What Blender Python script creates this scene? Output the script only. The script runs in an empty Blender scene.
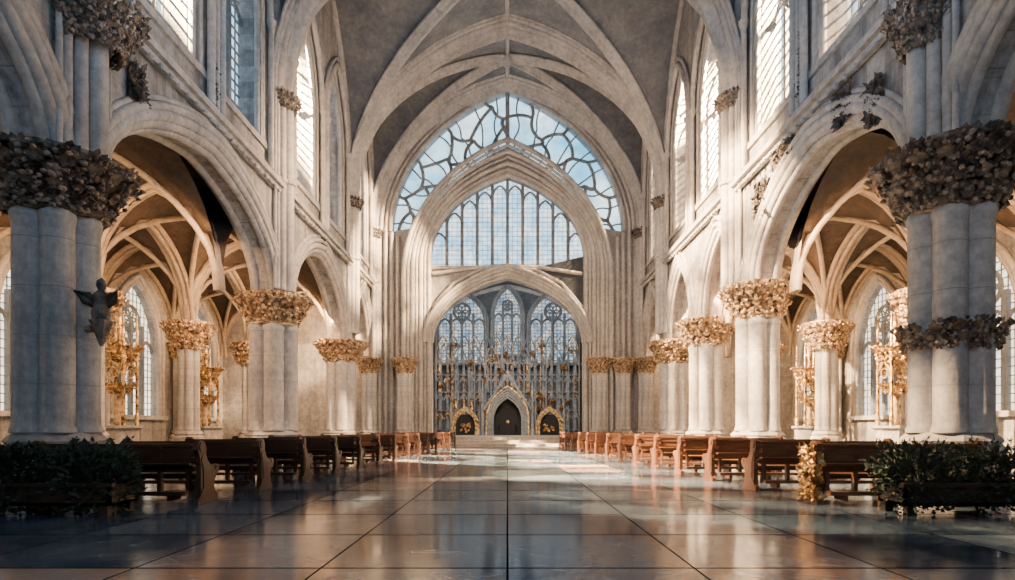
import bpy, math, random
from mathutils import Vector, Matrix
from mathutils.geometry import tessellate_polygon
C=bpy.context.scene.collection
PI=math.pi
random.seed(4)
V=Vector
# ---------------------------------------------------------------- mesh builder
class B:
    def __init__(s): s.v=[]; s.f=[]
    def add(s,vs,fs):
        o=len(s.v); s.v+=[tuple(v) for v in vs]; s.f+=[tuple(i+o for i in f) for f in fs]
    def box(s,x0,x1,y0,y1,z0,z1):
        s.add([(x0,y0,z0),(x1,y0,z0),(x1,y1,z0),(x0,y1,z0),(x0,y0,z1),(x1,y0,z1),(x1,y1,z1),(x0,y1,z1)],
              [(0,3,2,1),(4,5,6,7),(0,1,5,4),(1,2,6,5),(2,3,7,6),(3,0,4,7)])
    def sweep(s,pts,prof,side):
        pts=[V(p) for p in pts]; side=V(side).normalized(); n=len(prof); m=len(pts); vs=[]
        for i,p in enumerate(pts):
            t=(pts[min(i+1,m-1)]-pts[max(i-1,0)]).normalized(); N=t.cross(side)
            if N.length<1e-4: N=V((1,0,0))
            N.normalize()
            for a,b in prof: vs.append(p+N*a+side*b)
        fs=[]
        for i in range(m-1):
            for j in range(n):
                k=(j+1)%n; fs.append((i*n+j,i*n+k,(i+1)*n+k,(i+1)*n+j))
        fs.append(tuple(range(n))[::-1]); fs.append(tuple((m-1)*n+j for j in range(n)))
        s.add(vs,fs)
    def tube(s,p0,p1,r,n=8,r1=None):
        p0=V(p0);p1=V(p1); d=(p1-p0).normalized(); r1=r if r1 is None else r1
        a=d.orthogonal().normalized(); b=d.cross(a); vs=[]
        for p,q in ((p0,r),(p1,r1)):
            for i in range(n):
                t=2*PI*i/n; vs.append(p+a*q*math.cos(t)+b*q*math.sin(t))
        fs=[(i,(i+1)%n,n+(i+1)%n,n+i) for i in range(n)]+[tuple(range(n))[::-1],tuple(range(n,2*n))]
        s.add(vs,fs)
    def lathe(s,prof,n=24,c=(0,0,0),ph=0):
        vs=[];fs=[];m=len(prof)
        for r,z in prof:
            for i in range(n):
                t=2*PI*i/n+ph; vs.append((c[0]+r*math.cos(t),c[1]+r*math.sin(t),c[2]+z))
        for k in range(m-1):
            for i in range(n):
                j=(i+1)%n; fs.append((k*n+i,k*n+j,(k+1)*n+j,(k+1)*n+i))
        fs.append(tuple(range(n))[::-1]); fs.append(tuple((m-1)*n+i for i in range(n)))
        s.add(vs,fs)
    def plate(s,outer,holes,t,M):
        loops=[outer]+holes; flat=[p for l in loops for p in l]
        tris=tessellate_polygon([[V((x,y,0)) for x,y in l] for l in loops])
        n=len(flat)
        vs=[M@V((x,y,-t/2)) for x,y in flat]+[M@V((x,y,t/2)) for x,y in flat]
        fs=[tuple(q) for q in tris]+[(a+n,b+n,c+n) for a,b,c in tris]
        o=0
        for l in loops:
            for i in range(len(l)):
                j=(i+1)%len(l); fs.append((o+i,o+j,o+j+n,o+i+n))
            o+=len(l)
        s.add(vs,fs)
    def blob(s,c,r,n=7,m=5,jit=.15,sc=(1,1,1)):
        vs=[(c[0],c[1],c[2]-r*sc[2])];fs=[]
        for k in range(1,m):
            p=PI*k/m-PI/2
            for i in range(n):
                t=2*PI*i/n; q=r*(1+random.uniform(-jit,jit))
                vs.append((c[0]+q*sc[0]*math.cos(p)*math.cos(t),c[1]+q*sc[1]*math.cos(p)*math.sin(t),c[2]+q*sc[2]*math.sin(p)))
        vs.append((c[0],c[1],c[2]+r*sc[2])); L=len(vs)-1
        for i in range(n):
            j=(i+1)%n; fs.append((0,1+j,1+i)); fs.append((L,L-n+i,L-n+j))
            for k in range(m-2): fs.append((1+k*n+i,1+k*n+j,1+(k+1)*n+j,1+(k+1)*n+i))
        s.add(vs,fs)
    def leaf(s,p,out,up,L,w=.6,curl=.6):
        out=V(out).normalized();up=V(up).normalized();sd=out.cross(up)
        if sd.length<.05: sd=out.orthogonal()
        sd.normalize();p=V(p);vs=[];fs=[];n=6
        for i in range(n):
            q=i/(n-1); ww=L*w*.5*(math.sin(PI*(q*.9+.07))**.7)*(1+.35*math.sin(q*15))
            c=p+up*(L*(q-.35*q*q*curl))+out*(L*curl*q*q)
            for j in (-1,-.5,0,.5,1):
                vs.append(c+sd*ww*j+out*(L*.12*(1-abs(j)) if j else L*.03)-up*(.1*L*abs(j)))
        for i in range(n-1):
            for j in range(4): fs.append((i*5+j,i*5+j+1,i*5+j+6,i*5+j+5))
        s.add(vs,fs)
    def mesh(s,name,mat,smooth=False):
        me=bpy.data.meshes.new(name); me.from_pydata(s.v,[],s.f); me.update()
        import bmesh
        bm=bmesh.new(); bm.from_mesh(me); bmesh.ops.recalc_face_normals(bm,faces=bm.faces); bm.to_mesh(me); bm.free()
        me.materials.append(mat)
        if smooth:
            me.polygons.foreach_set('use_smooth',[True]*len(me.polygons))
            try: me.set_sharp_from_angle(angle=math.radians(50))
            except Exception: pass
        return me
    def obj(s,name,mat,parent=None,smooth=False):
        o=bpy.data.objects.new(name,s.mesh(name,mat,smooth)); C.objects.link(o); o.parent=parent; return o
def tag(o,label,cat,group=None,kind=None):
    o['label']=label;o['category']=cat
    if group:o['group']=group
    if kind:o['kind']=kind
    return o
def empty(name,loc,label=None,cat=None,group=None,kind=None,rz=0):
    o=bpy.data.objects.new(name,None);C.objects.link(o);o.location=loc;o.rotation_euler=(0,0,rz);o.empty_display_size=.2
    if label:tag(o,label,cat,group,kind)
    return o
def link(name,me,parent=None,loc=(0,0,0),sc=(1,1,1),rot=(0,0,0)):
    o=bpy.data.objects.new(name,me);C.objects.link(o);o.parent=parent;o.location=loc;o.scale=sc;o.rotation_euler=rot;return o
def star(r,n=16,k=4,a=.2,ph=0): return [(r*(1+a*math.cos(k*t+ph))*math.cos(t),r*(1+a*math.cos(k*t+ph))*math.sin(t)) for t in [2*PI*i/n for i in range(n)]]
def circ(r,n=8): return [(r*math.cos(2*PI*i/n),r*math.sin(2*PI*i/n)) for i in range(n)]
def rect(a,b): return [(-a,-b),(a,-b),(a,b),(-a,b)]
def arch(a,r,n=14,K=1.5):
    r0=max(r,K*a); R=(a*a+r0*r0)/(2*a); ph=math.atan2(r0,-(R-a)); L=[]
    for i in range(n+1):
        t=PI+(ph-PI)*i/n; L.append((R-a+R*math.cos(t),R*math.sin(t)*r/r0))
    L[-1]=(0,r)
    return L+[(-x,z) for x,z in L[-2::-1]]
FR=1.32
def F(t,ratio=FR):   # normalised pointed profile
    t=min(1,abs(t)); R=(1+ratio*ratio)/2
    return math.sqrt(max(0,R*R-(t+R-1)**2))/ratio
MYZ=Matrix(((0,0,1,0),(1,0,0,0),(0,1,0,0),(0,0,0,1)))      # local x->Y, y->Z, z->X
MXZ=Matrix(((1,0,0,0),(0,0,-1,0),(0,1,0,0),(0,0,0,1)))     # local x->X, y->Z
def T(x,y,z,M): return Matrix.Translation((x,y,z))@M
# ---------------------------------------------------------------- materials
def nt(name):
    m=bpy.data.materials.new(name);m.use_nodes=True;n=m.node_tree;n.nodes.clear()
    o=n.nodes.new('ShaderNodeOutputMaterial');return m,n,o
def nd(n,t,**k):
    x=n.nodes.new(t)
    for a,b in k.items():
        if a in x.inputs: x.inputs[a].default_value=b
        else: setattr(x,a,b)
    return x
def mixc(n,f,a,b,bt='MIX'):
    x=n.nodes.new('ShaderNodeMix');x.data_type='RGBA';x.blend_type=bt
    for s,v in ((0,f),(6,a),(7,b)):
        if isinstance(v,(int,float)): x.inputs[s].default_value=v
        elif isinstance(v,tuple): x.inputs[s].default_value=(*v,1) if len(v)==3 else v
        else: n.links.new(v,x.inputs[s])
    return x.outputs[2]
def stone(name,c1,c2,axis=None,rough=.75,bump=.35,bands=0,dirt=.5,scale=1,bw=1.3,bh=.55,mort=.62,stain=0.):
    m,n,o=nt(name);L=n.links
    tc=nd(n,'ShaderNodeTexCoord');p=nd(n,'ShaderNodeBsdfPrincipled',Roughness=rough)
    n1=nd(n,'ShaderNodeTexNoise',Scale=.7*scale,Detail=6.,Roughness=.65);n2=nd(n,'ShaderNodeTexNoise',Scale=5.*scale,Detail=6.,Roughness=.7)
    L.new(tc.outputs['Object'],n1.inputs['Vector']);L.new(tc.outputs['Object'],n2.inputs['Vector'])
    r1=nd(n,'ShaderNodeMapRange');r1.inputs[1].default_value=.35;r1.inputs[2].default_value=.65;L.new(n1.outputs[0],r1.inputs[0])
    r2=nd(n,'ShaderNodeMapRange');r2.inputs[1].default_value=.3;r2.inputs[2].default_value=.7;r2.inputs[3].default_value=1-dirt;r2.inputs[4].default_value=1.1;L.new(n2.outputs[0],r2.inputs[0])
    col=mixc(n,r1.outputs[0],c1,c2)
    g=nd(n,'ShaderNodeCombineColor')
    for i in range(3): L.new(r2.outputs[0],g.inputs[i])
    col=mixc(n,1.,col,g.outputs[0],'MULTIPLY')
    if stain:   # vertical streaks of age
        mp=nd(n,'ShaderNodeMapping');mp.inputs['Scale'].default_value=(1.6,1.6,.16);L.new(tc.outputs['Object'],mp.inputs[0])
        n3=nd(n,'ShaderNodeTexNoise',Scale=1.3,Detail=5.,Roughness=.7);L.new(mp.outputs[0],n3.inputs['Vector'])
        r3=nd(n,'ShaderNodeMapRange');r3.inputs[1].default_value=.48;r3.inputs[2].default_value=.68;r3.inputs[4].default_value=stain;L.new(n3.outputs[0],r3.inputs[0])
        col=mixc(n,r3.outputs[0],col,(c1[0]*.28,c1[1]*.28,c1[2]*.3))
    hsrc=n2.outputs[0]
    if axis or bands:
        s=nd(n,'ShaderNodeSeparateXYZ');L.new(tc.outputs['Object'],s.inputs[0])
    if axis:
        cb=nd(n,'ShaderNodeCombineXYZ');L.new(s.outputs[axis[0]],cb.inputs[0]);L.new(s.outputs[axis[1]],cb.inputs[1])
        br=nd(n,'ShaderNodeTexBrick');br.inputs['Color1'].default_value=(1,1,1,1);br.inputs['Color2'].default_value=(.85,.86,.88,1);br.inputs['Mortar'].default_value=(mort,mort,mort,1)
        br.inputs['Scale'].default_value=1;br.inputs['Mortar Size'].default_value=.01;br.inputs['Brick Width'].default_value=bw;br.inputs['Row Height'].default_value=bh;br.inputs['Mortar Smooth'].default_value=.3
        L.new(cb.outputs[0],br.inputs[0]);col=mixc(n,1.,col,br.outputs[0],'MULTIPLY')
    if bands:
        a=nd(n,'ShaderNodeMath',operation='DIVIDE');L.new(s.outputs[2],a.inputs[0]);a.inputs[1].default_value=bands
        f=nd(n,'ShaderNodeMath',operation='FRACT');L.new(a.outputs[0],f.inputs[0])
        l=nd(n,'ShaderNodeMath',operation='LESS_THAN');L.new(f.outputs[0],l.inputs[0]);l.inputs[1].default_value=.02
        col=mixc(n,l.outputs[0],col,(c1[0]*.7,c1[1]*.7,c1[2]*.7))
    L.new(col,p.inputs['Base Color'])
    b=nd(n,'ShaderNodeBump',Strength=bump,Distance=.06);L.new(hsrc,b.inputs['Height']);L.new(b.outputs[0],p.inputs['Normal'])
    L.new(p.outputs[0],o.inputs[0]);return m
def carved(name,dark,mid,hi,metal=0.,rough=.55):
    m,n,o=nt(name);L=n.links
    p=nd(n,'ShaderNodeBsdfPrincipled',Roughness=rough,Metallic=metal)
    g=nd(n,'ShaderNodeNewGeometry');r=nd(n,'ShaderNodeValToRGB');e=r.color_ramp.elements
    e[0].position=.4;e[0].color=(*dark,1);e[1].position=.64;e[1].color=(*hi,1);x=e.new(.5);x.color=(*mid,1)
    L.new(g.outputs['Pointiness'],r.inputs[0])  # paints crevice shade and bright raised edges into the colour
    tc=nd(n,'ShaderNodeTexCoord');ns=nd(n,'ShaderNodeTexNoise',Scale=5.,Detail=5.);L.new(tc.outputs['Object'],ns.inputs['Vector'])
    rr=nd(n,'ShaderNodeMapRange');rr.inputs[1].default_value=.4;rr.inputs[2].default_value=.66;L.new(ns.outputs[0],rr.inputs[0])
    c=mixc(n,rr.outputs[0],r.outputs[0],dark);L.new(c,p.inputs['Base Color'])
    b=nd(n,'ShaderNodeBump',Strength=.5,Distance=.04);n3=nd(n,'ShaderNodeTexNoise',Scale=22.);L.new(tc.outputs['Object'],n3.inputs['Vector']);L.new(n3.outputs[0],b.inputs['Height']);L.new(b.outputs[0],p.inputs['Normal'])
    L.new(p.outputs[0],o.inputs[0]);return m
def glass(name,c1,c2,st,trans=0.,scale=1.2,lo=.7):
    m,n,o=nt(name);L=n.links
    tc=nd(n,'ShaderNodeTexCoord');ns=nd(n,'ShaderNodeTexNoise',Scale=scale*.35,Detail=4.);L.new(tc.outputs['Object'],ns.inputs['Vector'])
    vo=nd(n,'ShaderNodeTexVoronoi',Scale=scale*2.2);L.new(tc.outputs['Object'],vo.inputs['Vector'])
    r=nd(n,'ShaderNodeMapRange');r.inputs[1].default_value=.35;r.inputs[2].default_value=.65;L.new(ns.outputs[0],r.inputs[0])
    c=mixc(n,r.outputs[0],c1,c2);s=nd(n,'ShaderNodeSeparateColor');L.new(vo.outputs['Color'],s.inputs[0])
    r3=nd(n,'ShaderNodeMapRange');r3.inputs[3].default_value=lo;r3.inputs[4].default_value=1.15;L.new(s.outputs[0],r3.inputs[0])
    e=nd(n,'ShaderNodeEmission');L.new(c,e.inputs[0])  # panes glow by themselves, standing in for the sky behind
    mu=nd(n,'ShaderNodeMath',operation='MULTIPLY');mu.inputs[1].default_value=st;L.new(r3.outputs[0],mu.inputs[0]);L.new(mu.outputs[0],e.inputs[1])
    if trans:
        t=nd(n,'ShaderNodeBsdfTransparent');x=nd(n,'ShaderNodeMixShader');x.inputs[0].default_value=trans;L.new(e.outputs[0],x.inputs[1]);L.new(t.outputs[0],x.inputs[2]);L.new(x.outputs[0],o.inputs[0])
    else: L.new(e.outputs[0],o.inputs[0])
    return m
def wood(name,c1,c2,rough=.35):
    m,n,o=nt(name);L=n.links
    tc=nd(n,'ShaderNodeTexCoord');mp=nd(n,'ShaderNodeMapping');mp.inputs['Scale'].default_value=(1,8,8);L.new(tc.outputs['Object'],mp.inputs[0])
    ns=nd(n,'ShaderNodeTexNoise',Scale=2.5,Detail=6.,Distortion=.6);L.new(mp.outputs[0],ns.inputs['Vector'])
    p=nd(n,'ShaderNodeBsdfPrincipled',Roughness=rough);L.new(mixc(n,ns.outputs[0],c1,c2),p.inputs['Base Color'])
    b=nd(n,'ShaderNodeBump',Strength=.2,Distance=.02);L.new(ns.outputs[0],b.inputs['Height']);L.new(b.outputs[0],p.inputs['Normal'])
    L.new(p.outputs[0],o.inputs[0]);return m
def floor_mat():
    m,n,o=nt('polished_tiles');L=n.links
    tc=nd(n,'ShaderNodeTexCoord');mp=nd(n,'ShaderNodeMapping');mp.inputs['Location'].default_value=(0,-.34,0);L.new(tc.outputs['Object'],mp.inputs[0])
    dv=nd(n,'ShaderNodeVectorMath',operation='DIVIDE');dv.inputs[1].default_value=(1.6,1.6,1);L.new(mp.outputs[0],dv.inputs[0])
    fl=nd(n,'ShaderNodeVectorMath',operation='FLOOR');L.new(dv.outputs[0],fl.inputs[0])
    wn=nd(n,'ShaderNodeTexWhiteNoise',noise_dimensions='2D');L.new(fl.outputs[0],wn.inputs['Vector'])
    rp=nd(n,'ShaderNodeValToRGB');rp.color_ramp.interpolation='CONSTANT';e=rp.color_ramp.elements
    e[0].position=0;e[0].color=(.035,.065,.105,1);e[1].position=.3;e[1].color=(.08,.12,.165,1)
    for ps,cc in ((.55,(.02,.038,.065)),(.8,(.3,.24,.2)),(.9,(.07,.08,.095))): x=e.new(ps);x.color=(*cc,1)
    L.new(wn.outputs[0],rp.inputs[0])
    sp=nd(n,'ShaderNodeSeparateXYZ');fr=nd(n,'ShaderNodeVectorMath',operation='FRACTION');L.new(dv.outputs[0],fr.inputs[0]);L.new(fr.outputs[0],sp.inputs[0])
    fac=None
    for ax,wd in ((0,.006),(1,.0115)):
        a=nd(n,'ShaderNodeMath',operation='SUBTRACT');L.new(sp.outputs[ax],a.inputs[0]);a.inputs[1].default_value=.5
        b_=nd(n,'ShaderNodeMath',operation='ABSOLUTE');L.new(a.outputs[0],b_.inputs[0])
        g_=nd(n,'ShaderNodeMath',operation='GREATER_THAN');L.new(b_.outputs[0],g_.inputs[0]);g_.inputs[1].default_value=.5-wd
        if fac is None: fac=g_.outputs[0]
        else:
            mx=nd(n,'ShaderNodeMath',operation='MAXIMUM');L.new(fac,mx.inputs[0]);L.new(g_.outputs[0],mx.inputs[1]);fac=mx.outputs[0]
    n1=nd(n,'ShaderNodeTexNoise',Scale=1.1,Detail=9.,Roughness=.72,Distortion=1.5);L.new(tc.outputs['Object'],n1.inputs['Vector'])
    r=nd(n,'ShaderNodeMapRange');r.inputs[1].default_value=.47;r.inputs[2].default_value=.75;r.inputs[4].default_value=.7;L.new(n1.outputs[0],r.inputs[0])
    c=mixc(n,r.outputs[0],rp.outputs[0],(.2,.245,.29))
    nv=nd(n,'ShaderNodeTexNoise',Scale=.7,Detail=4.,Roughness=.55,Distortion=1.6);L.new(tc.outputs['Object'],nv.inputs['Vector'])
    s1=nd(n,'ShaderNodeMath',operation='SUBTRACT');L.new(nv.outputs[0],s1.inputs[0]);s1.inputs[1].default_value=.5
    s2=nd(n,'ShaderNodeMath',operation='ABSOLUTE');L.new(s1.outputs[0],s2.inputs[0])
    rv=nd(n,'ShaderNodeMapRange');rv.inputs[1].default_value=0;rv.inputs[2].default_value=.008;rv.inputs[3].default_value=.35;rv.inputs[4].default_value=0;L.new(s2.outputs[0],rv.inputs[0])
    c=mixc(n,rv.outputs[0],c,(.38,.42,.46))
    p=nd(n,'ShaderNodeBsdfPrincipled');L.new(c,p.inputs['Base Color'])
    r2=nd(n,'ShaderNodeMapRange');r2.inputs[1].default_value=.3;r2.inputs[2].default_value=.75;r2.inputs[3].default_value=.06;r2.inputs[4].default_value=.26;L.new(n1.outputs[0],r2.inputs[0]);L.new(r2.outputs[0],p.inputs['Roughness'])
    p.inputs['Specular Tint'].default_value=(.8,.9,1,1)
    n2=nd(n,'ShaderNodeTexNoise',Scale=1.3,Detail=2.);L.new(tc.outputs['Object'],n2.inputs['Vector'])
    b=nd(n,'ShaderNodeBump',Strength=.05,Distance=.03);L.new(n2.outputs[0],b.inputs['Height']);L.new(b.outputs[0],p.inputs['Normal'])
    d=nd(n,'ShaderNodeBsdfDiffuse');d.inputs[0].default_value=(.004,.004,.005,1)
    x=nd(n,'ShaderNodeMixShader');L.new(fac,x.inputs[0]);L.new(p.outputs[0],x.inputs[1]);L.new(d.outputs[0],x.inputs[2]);L.new(x.outputs[0],o.inputs[0]);return m
M_wall=stone('limestone_wall',(.32,.31,.305),(.5,.48,.46),axis=(1,2),stain=.85)
M_gable=stone('limestone_gable',(.34,.33,.33),(.5,.47,.45),axis=(0,2),stain=.5)
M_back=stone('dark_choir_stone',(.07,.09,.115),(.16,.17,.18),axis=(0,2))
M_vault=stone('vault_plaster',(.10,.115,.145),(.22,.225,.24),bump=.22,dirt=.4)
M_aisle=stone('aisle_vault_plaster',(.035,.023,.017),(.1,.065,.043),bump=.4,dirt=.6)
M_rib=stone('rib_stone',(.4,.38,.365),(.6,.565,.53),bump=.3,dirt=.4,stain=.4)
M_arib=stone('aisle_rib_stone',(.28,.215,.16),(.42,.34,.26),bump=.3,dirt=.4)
M_col=stone('column_stone',(.40,.39,.385),(.62,.595,.57),bands=.93,bump=.45,dirt=.4,stain=.4)
M_base=stone('base_stone',(.36,.34,.32),(.5,.47,.44),bump=.3)
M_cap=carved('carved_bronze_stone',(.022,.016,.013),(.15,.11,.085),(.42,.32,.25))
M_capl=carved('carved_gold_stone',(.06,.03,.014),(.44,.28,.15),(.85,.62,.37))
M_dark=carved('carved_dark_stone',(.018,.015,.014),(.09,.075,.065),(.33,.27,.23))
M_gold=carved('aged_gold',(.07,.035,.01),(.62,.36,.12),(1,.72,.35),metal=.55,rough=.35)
M_trac=stone('tracery_stone',(.13,.155,.18),(.22,.245,.27),bump=.2,dirt=.3)
M_scr=stone('altar_screen_stone',(.17,.195,.23),(.38,.38,.37),bump=.3,dirt=.5)
M_wood=wood('pew_wood',(.05,.02,.012),(.22,.1,.052),.28)
M_wood2=wood('dark_pew_wood',(.018,.009,.007),(.075,.036,.022),.3)
M_wood3=wood('planter_wood',(.01,.007,.006),(.025,.016,.012),.5)
M_glass=glass('pale_sky_glass',(.14,.52,.8),(.8,.96,1),2.4,scale=.8,lo=.8)
M_glassL=glass('lattice_glass',(.32,.64,.9),(.85,.95,1),2.4,scale=3)
M_glassC=glass('clerestory_glass',(.36,.68,.95),(.85,.96,1),3.4,trans=.6,scale=2)
M_glassA=glass('aisle_glass',(.75,.66,.58),(1,.86,.62),3.6,scale=2)
M_glassB=glass('choir_stained_glass',(.22,.38,.56),(.85,.82,.7),1.7,scale=5,lo=.3)
M_floor=floor_mat()
M_leaf=carved('shrub_leaf',(.006,.014,.008),(.018,.036,.018),(.045,.07,.036),rough=.6)
M_soil=stone('planter_soil',(.02,.014,.01),(.04,.03,.02))
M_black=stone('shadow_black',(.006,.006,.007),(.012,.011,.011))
M_slate=stone('dark_slate_web',(.02,.03,.042),(.05,.06,.075),bump=.4)
# ---------------------------------------------------------------- floor
b=B();b.box(-18.4,18.4,-3,55,-.3,0);tag(b.obj('floor',M_floor),'dark polished stone tile floor of the nave','floor',kind='structure')
XW=9.0
LC=[(12.0,6.45,.78),(23.1,6.25,.95),(32.5,5.9,.84)]
RC=[(12.2,6.75,.78),(21.6,6.3,.8),(27.2,6.1,.8),(32.6,5.9,.78)]
YE=37.9
APEX=9.15
trim=[0]
def trimname(): trim[0]+=1; return 'trim_%d'%trim[0]
win=[0]
def window(fn,side,a,sill,spring,apex,mat_glass,label,lights=2,frame=.16,off=.25,bar=.06,grid=.55,mat=M_trac,outm=M_rib,rose=True,gw=.02):
    win[0]+=1
    r=empty('window_%d'%win[0],fn(0,sill,0),label,'window',kind='structure'); o=V(fn(0,sill,0))
    f=lambda u,z,d=0:V(fn(u,z,d))-o
    rise=apex-spring; pts=[(-a,sill)]+[(u,spring+z) for u,z in arch(a,rise)]+[(a,sill)]
    g=B();n=len(pts);g.add([f(u,z,off) for u,z in pts],[tuple(range(n))]);g.obj('glass',mat_glass,r)
    t=B()
    w=2*a/lights
    A=arch(a,rise,24)
    def ztop(u):
        for i in range(len(A)-1):
            if A[i][0]<=u<=A[i+1][0]:
                q=(u-A[i][0])/max(1e-6,A[i+1][0]-A[i][0]); return spring+A[i][1]*(1-q)+A[i+1][1]*q
        return spring
    for i in range(1,lights):
        u=-a+w*i; t.sweep([f(u,sill,off-.08),f(u,min(ztop(u),spring+rise*.35) if rose else ztop(u),off-.08)],rect(bar,bar*1.3),side)
    if rose:
        for i in range(lights):
            u=-a+w*(i+.5); aw=w/2*.95; z0=spring-.2
            t.sweep([f(u+x,z0+z,off-.08) for x,z in arch(aw,aw*1.3,6)],circ(bar*.9,6),side)
        rr=a*.36; zc=spring+rise*.42
        t.sweep([f(rr*math.cos(q),zc+rr*math.sin(q),off-.08) for q in [2*PI*i/20 for i in range(21)]],circ(bar,6),side)
        for k in range(6):
            q=2*PI*k/6+.52; t.sweep([f(rr*.5*math.cos(q)+rr*.42*math.cos(s),zc+rr*.5*math.sin(q)+rr*.42*math.sin(s),off-.08) for s in [2*PI*i/10 for i in range(11)]],circ(bar*.55,5),side)
    else:
        for i in range(lights):
            u=-a+w*(i+.5); aw=w/2*.92; z0=ztop(u)-aw*2.0
            t.sweep([f(u+x,z0+z,off-.08) for x,z in arch(aw,aw*1.5,6)],circ(bar*.7,6),side)
    if grid:
        z=sill+grid
        while z<apex-.3:
            if z<=spring: aa=a
            else: aa=max([u for u,zz in A if spring+zz>=z] or [0])
            if aa>.1: t.sweep([f(-aa,z,off-.04),f(aa,z,off-.04)],rect(gw,gw),side)
            z+=grid
        u=-a+w/3
        while u<a-.05:
            t.sweep([f(u,sill,off-.04),f(u,ztop(u),off-.04)],rect(gw*.9,gw*.9),side); u+=w/3
    t.obj('tracery',mat,r)
    fr=B()
    for k in range(2):
        aa=a+.05+.2*k
        fr.sweep([f(u,z,-.32-.06*k) for u,z in [(-aa,sill)]+[(u,spring+z) for u,z in arch(aa,rise+.05+.25*k)]+[(aa,sill)]],circ(frame*.75),side)
    fr.sweep([f(-a-.5,sill-.08,-.38),f(a+.5,sill-.08,-.38)],rect(.1,.16),side)
    fr.obj('frame',outm,r,smooth=True)
# ---------------------------------------------------------------- nave side walls
BAYS=[1.2,12.0,22.5,32.5,YE]
ords=['nearest','second','third','fourth','fifth','sixth','seventh','eighth']
def side_wall(sgn,cols,nm):
    sd_='left' if sgn<0 else 'right'
    out=[(-3,23.3),(-3,0),(0.2,0)]
    cs=[(0.2,7.0,.5)]+cols+[(YE,5.7,.35)]
    arcs=[]
    for (y0,s0,r0),(y1,s1,r1) in zip(cs[:-1],cs[1:]):
        a0=y0+r0*.95;a1=y1-r1*.95; c=(a0+a1)/2; a=(a1-a0)/2; ap=APEX if y0>2 else 9.9
        L=[]
        for u,z in arch(a,ap-(s0+s1)/2,12,K=1.2):
            q=(u+a)/(2*a); L.append((c+u,s0*(1-q)+s1*q+z))
        arcs.append((L,a)); out+=L
    out+=[(YE,5.7),(YE,23.3)]
    holes=[];wl=[]
    for i,(y0,y1) in enumerate(zip(BAYS[:-1],BAYS[1:])):
        if i==0: continue
        c=(y0+y1)/2; wd=y1-y0
        for k in ((-1,1) if wd>8 else (0,)):
            a=1.4 if wd>8 else 1.2; yc=c+k*2.15
            ap=18.6 if k else 19.2
            wl.append((yc,a,11.2,15.3,ap,i,k))
            holes.append([(yc-a,11.2)]+[(yc+u,15.3+z) for u,z in arch(a,ap-15.3)]+[(yc+a,11.2)])
    w=B();w.plate(out,holes,.9,T(sgn*XW,0,0,MYZ));tag(w.obj(nm,M_wall),'%s nave arcade and clerestory wall of pale limestone'%sd_,'wall',kind='structure')
    for n,(yc,a,s,sp,ap,i,k) in enumerate(wl):
        fn=lambda u,z,d,yc=yc:(sgn*(XW+d),yc+u,z)
        window(fn,(1,0,0),a,s,sp,ap,M_glassC,'tall pointed clerestory window, %s along the %s upper wall'%(ords[n],sd_),lights=3,grid=.36,bar=.07,off=.35,gw=.025)
        m=B()
        for e in (-1,1):
            for dd,rr,xx in ((.42,.11,.64),(.62,.07,.6),(.78,.05,.56)):
                m.tube((sgn*(XW-xx),yc+e*(a+dd),10.35),(sgn*(XW-xx),yc+e*(a+dd),15.5),rr,8)
                m.lathe([(rr,0),(rr*1.8,.2),(rr*1.8,.28),(rr,.3)],8,(sgn*(XW-xx),yc+e*(a+dd),15.3))
        m.sweep([(sgn*(XW-.62),yc+u,15.5+z) for u,z in arch(a+.42,ap-15.3+.35)],circ(.13),(1,0,0))
        m.sweep([(sgn*(XW-.58),yc+u,15.5+z) for u,z in arch(a+.66,ap-15.3+.7)],circ(.08),(1,0,0))
        tag(m.obj(trimname(),M_rib,smooth=True),'thin shafts and hood arch framing the %s clerestory window on the %s'%(ords[n],sd_),'window hood',kind='structure')
    for n,(L,a) in enumerate(arcs):
        cy=sum(p[0] for p in L)/len(L); m=B()
        for k,(off,x,r) in enumerate(((.0,.3,.12),(.15,.42,.14),(.36,.5,.15),(.6,.53,.12),(.8,.47,.08))):
            for sd in ((-1,1) if k<2 else (-1,)):
                P=[]
                for y,z in L:
                    q=(y-cy)/a; P.append((sgn*(XW+sd*x*1.0),cy+(y-cy)*(1+off/a*.9),z+off*(1-abs(q)**2)*1.0))
                m.sweep(P,circ(r),(1,0,0))
        tag(m.obj(trimname(),M_rib,smooth=True),'moulded arch ring over arcade bay %d on the %s side, counted from the viewer'%(n+1,sd_),'arch moulding',kind='structure')
    st=B();x=sgn*(XW-.5)
    st.box(min(x,x-sgn*.3),max(x,x-sgn*.3),0,YE-.1,10.05,10.2);st.box(min(x,x-sgn*.16),max(x,x-sgn*.16),0,YE-.1,9.9,10.05);st.box(min(x,x-sgn*.2),max(x,x-sgn*.2),0,YE-.1,10.2,10.35)
    for i in range(90):
        y=.3+i*.415; st.blob((x-sgn*.18,y,9.88),.08,6,4)
    tag(st.obj(trimname(),M_rib),'carved string course running along the %s nave wall'%sd_,'cornice',kind='structure')
side_wall(-1,LC,'wall_left');side_wall(1,RC,'wall_right')
rw=B();rw.plate([(-18.4,0),(18.4,0),(18.4,9.7),(9.5,9.7),(9.5,23.4),(-9.5,23.4),(-9.5,9.7),(-18.4,9.7)],[[(-3.6,7)]+[(u,13+z) for u,z in arch(3.6,5)]+[(3.6,7)]],.4,T(0,-3.2,0,MXZ))
tag(rw.obj('wall_rear',M_gable),'rear wall behind the viewer with one tall opening','wall',kind='structure')
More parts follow.
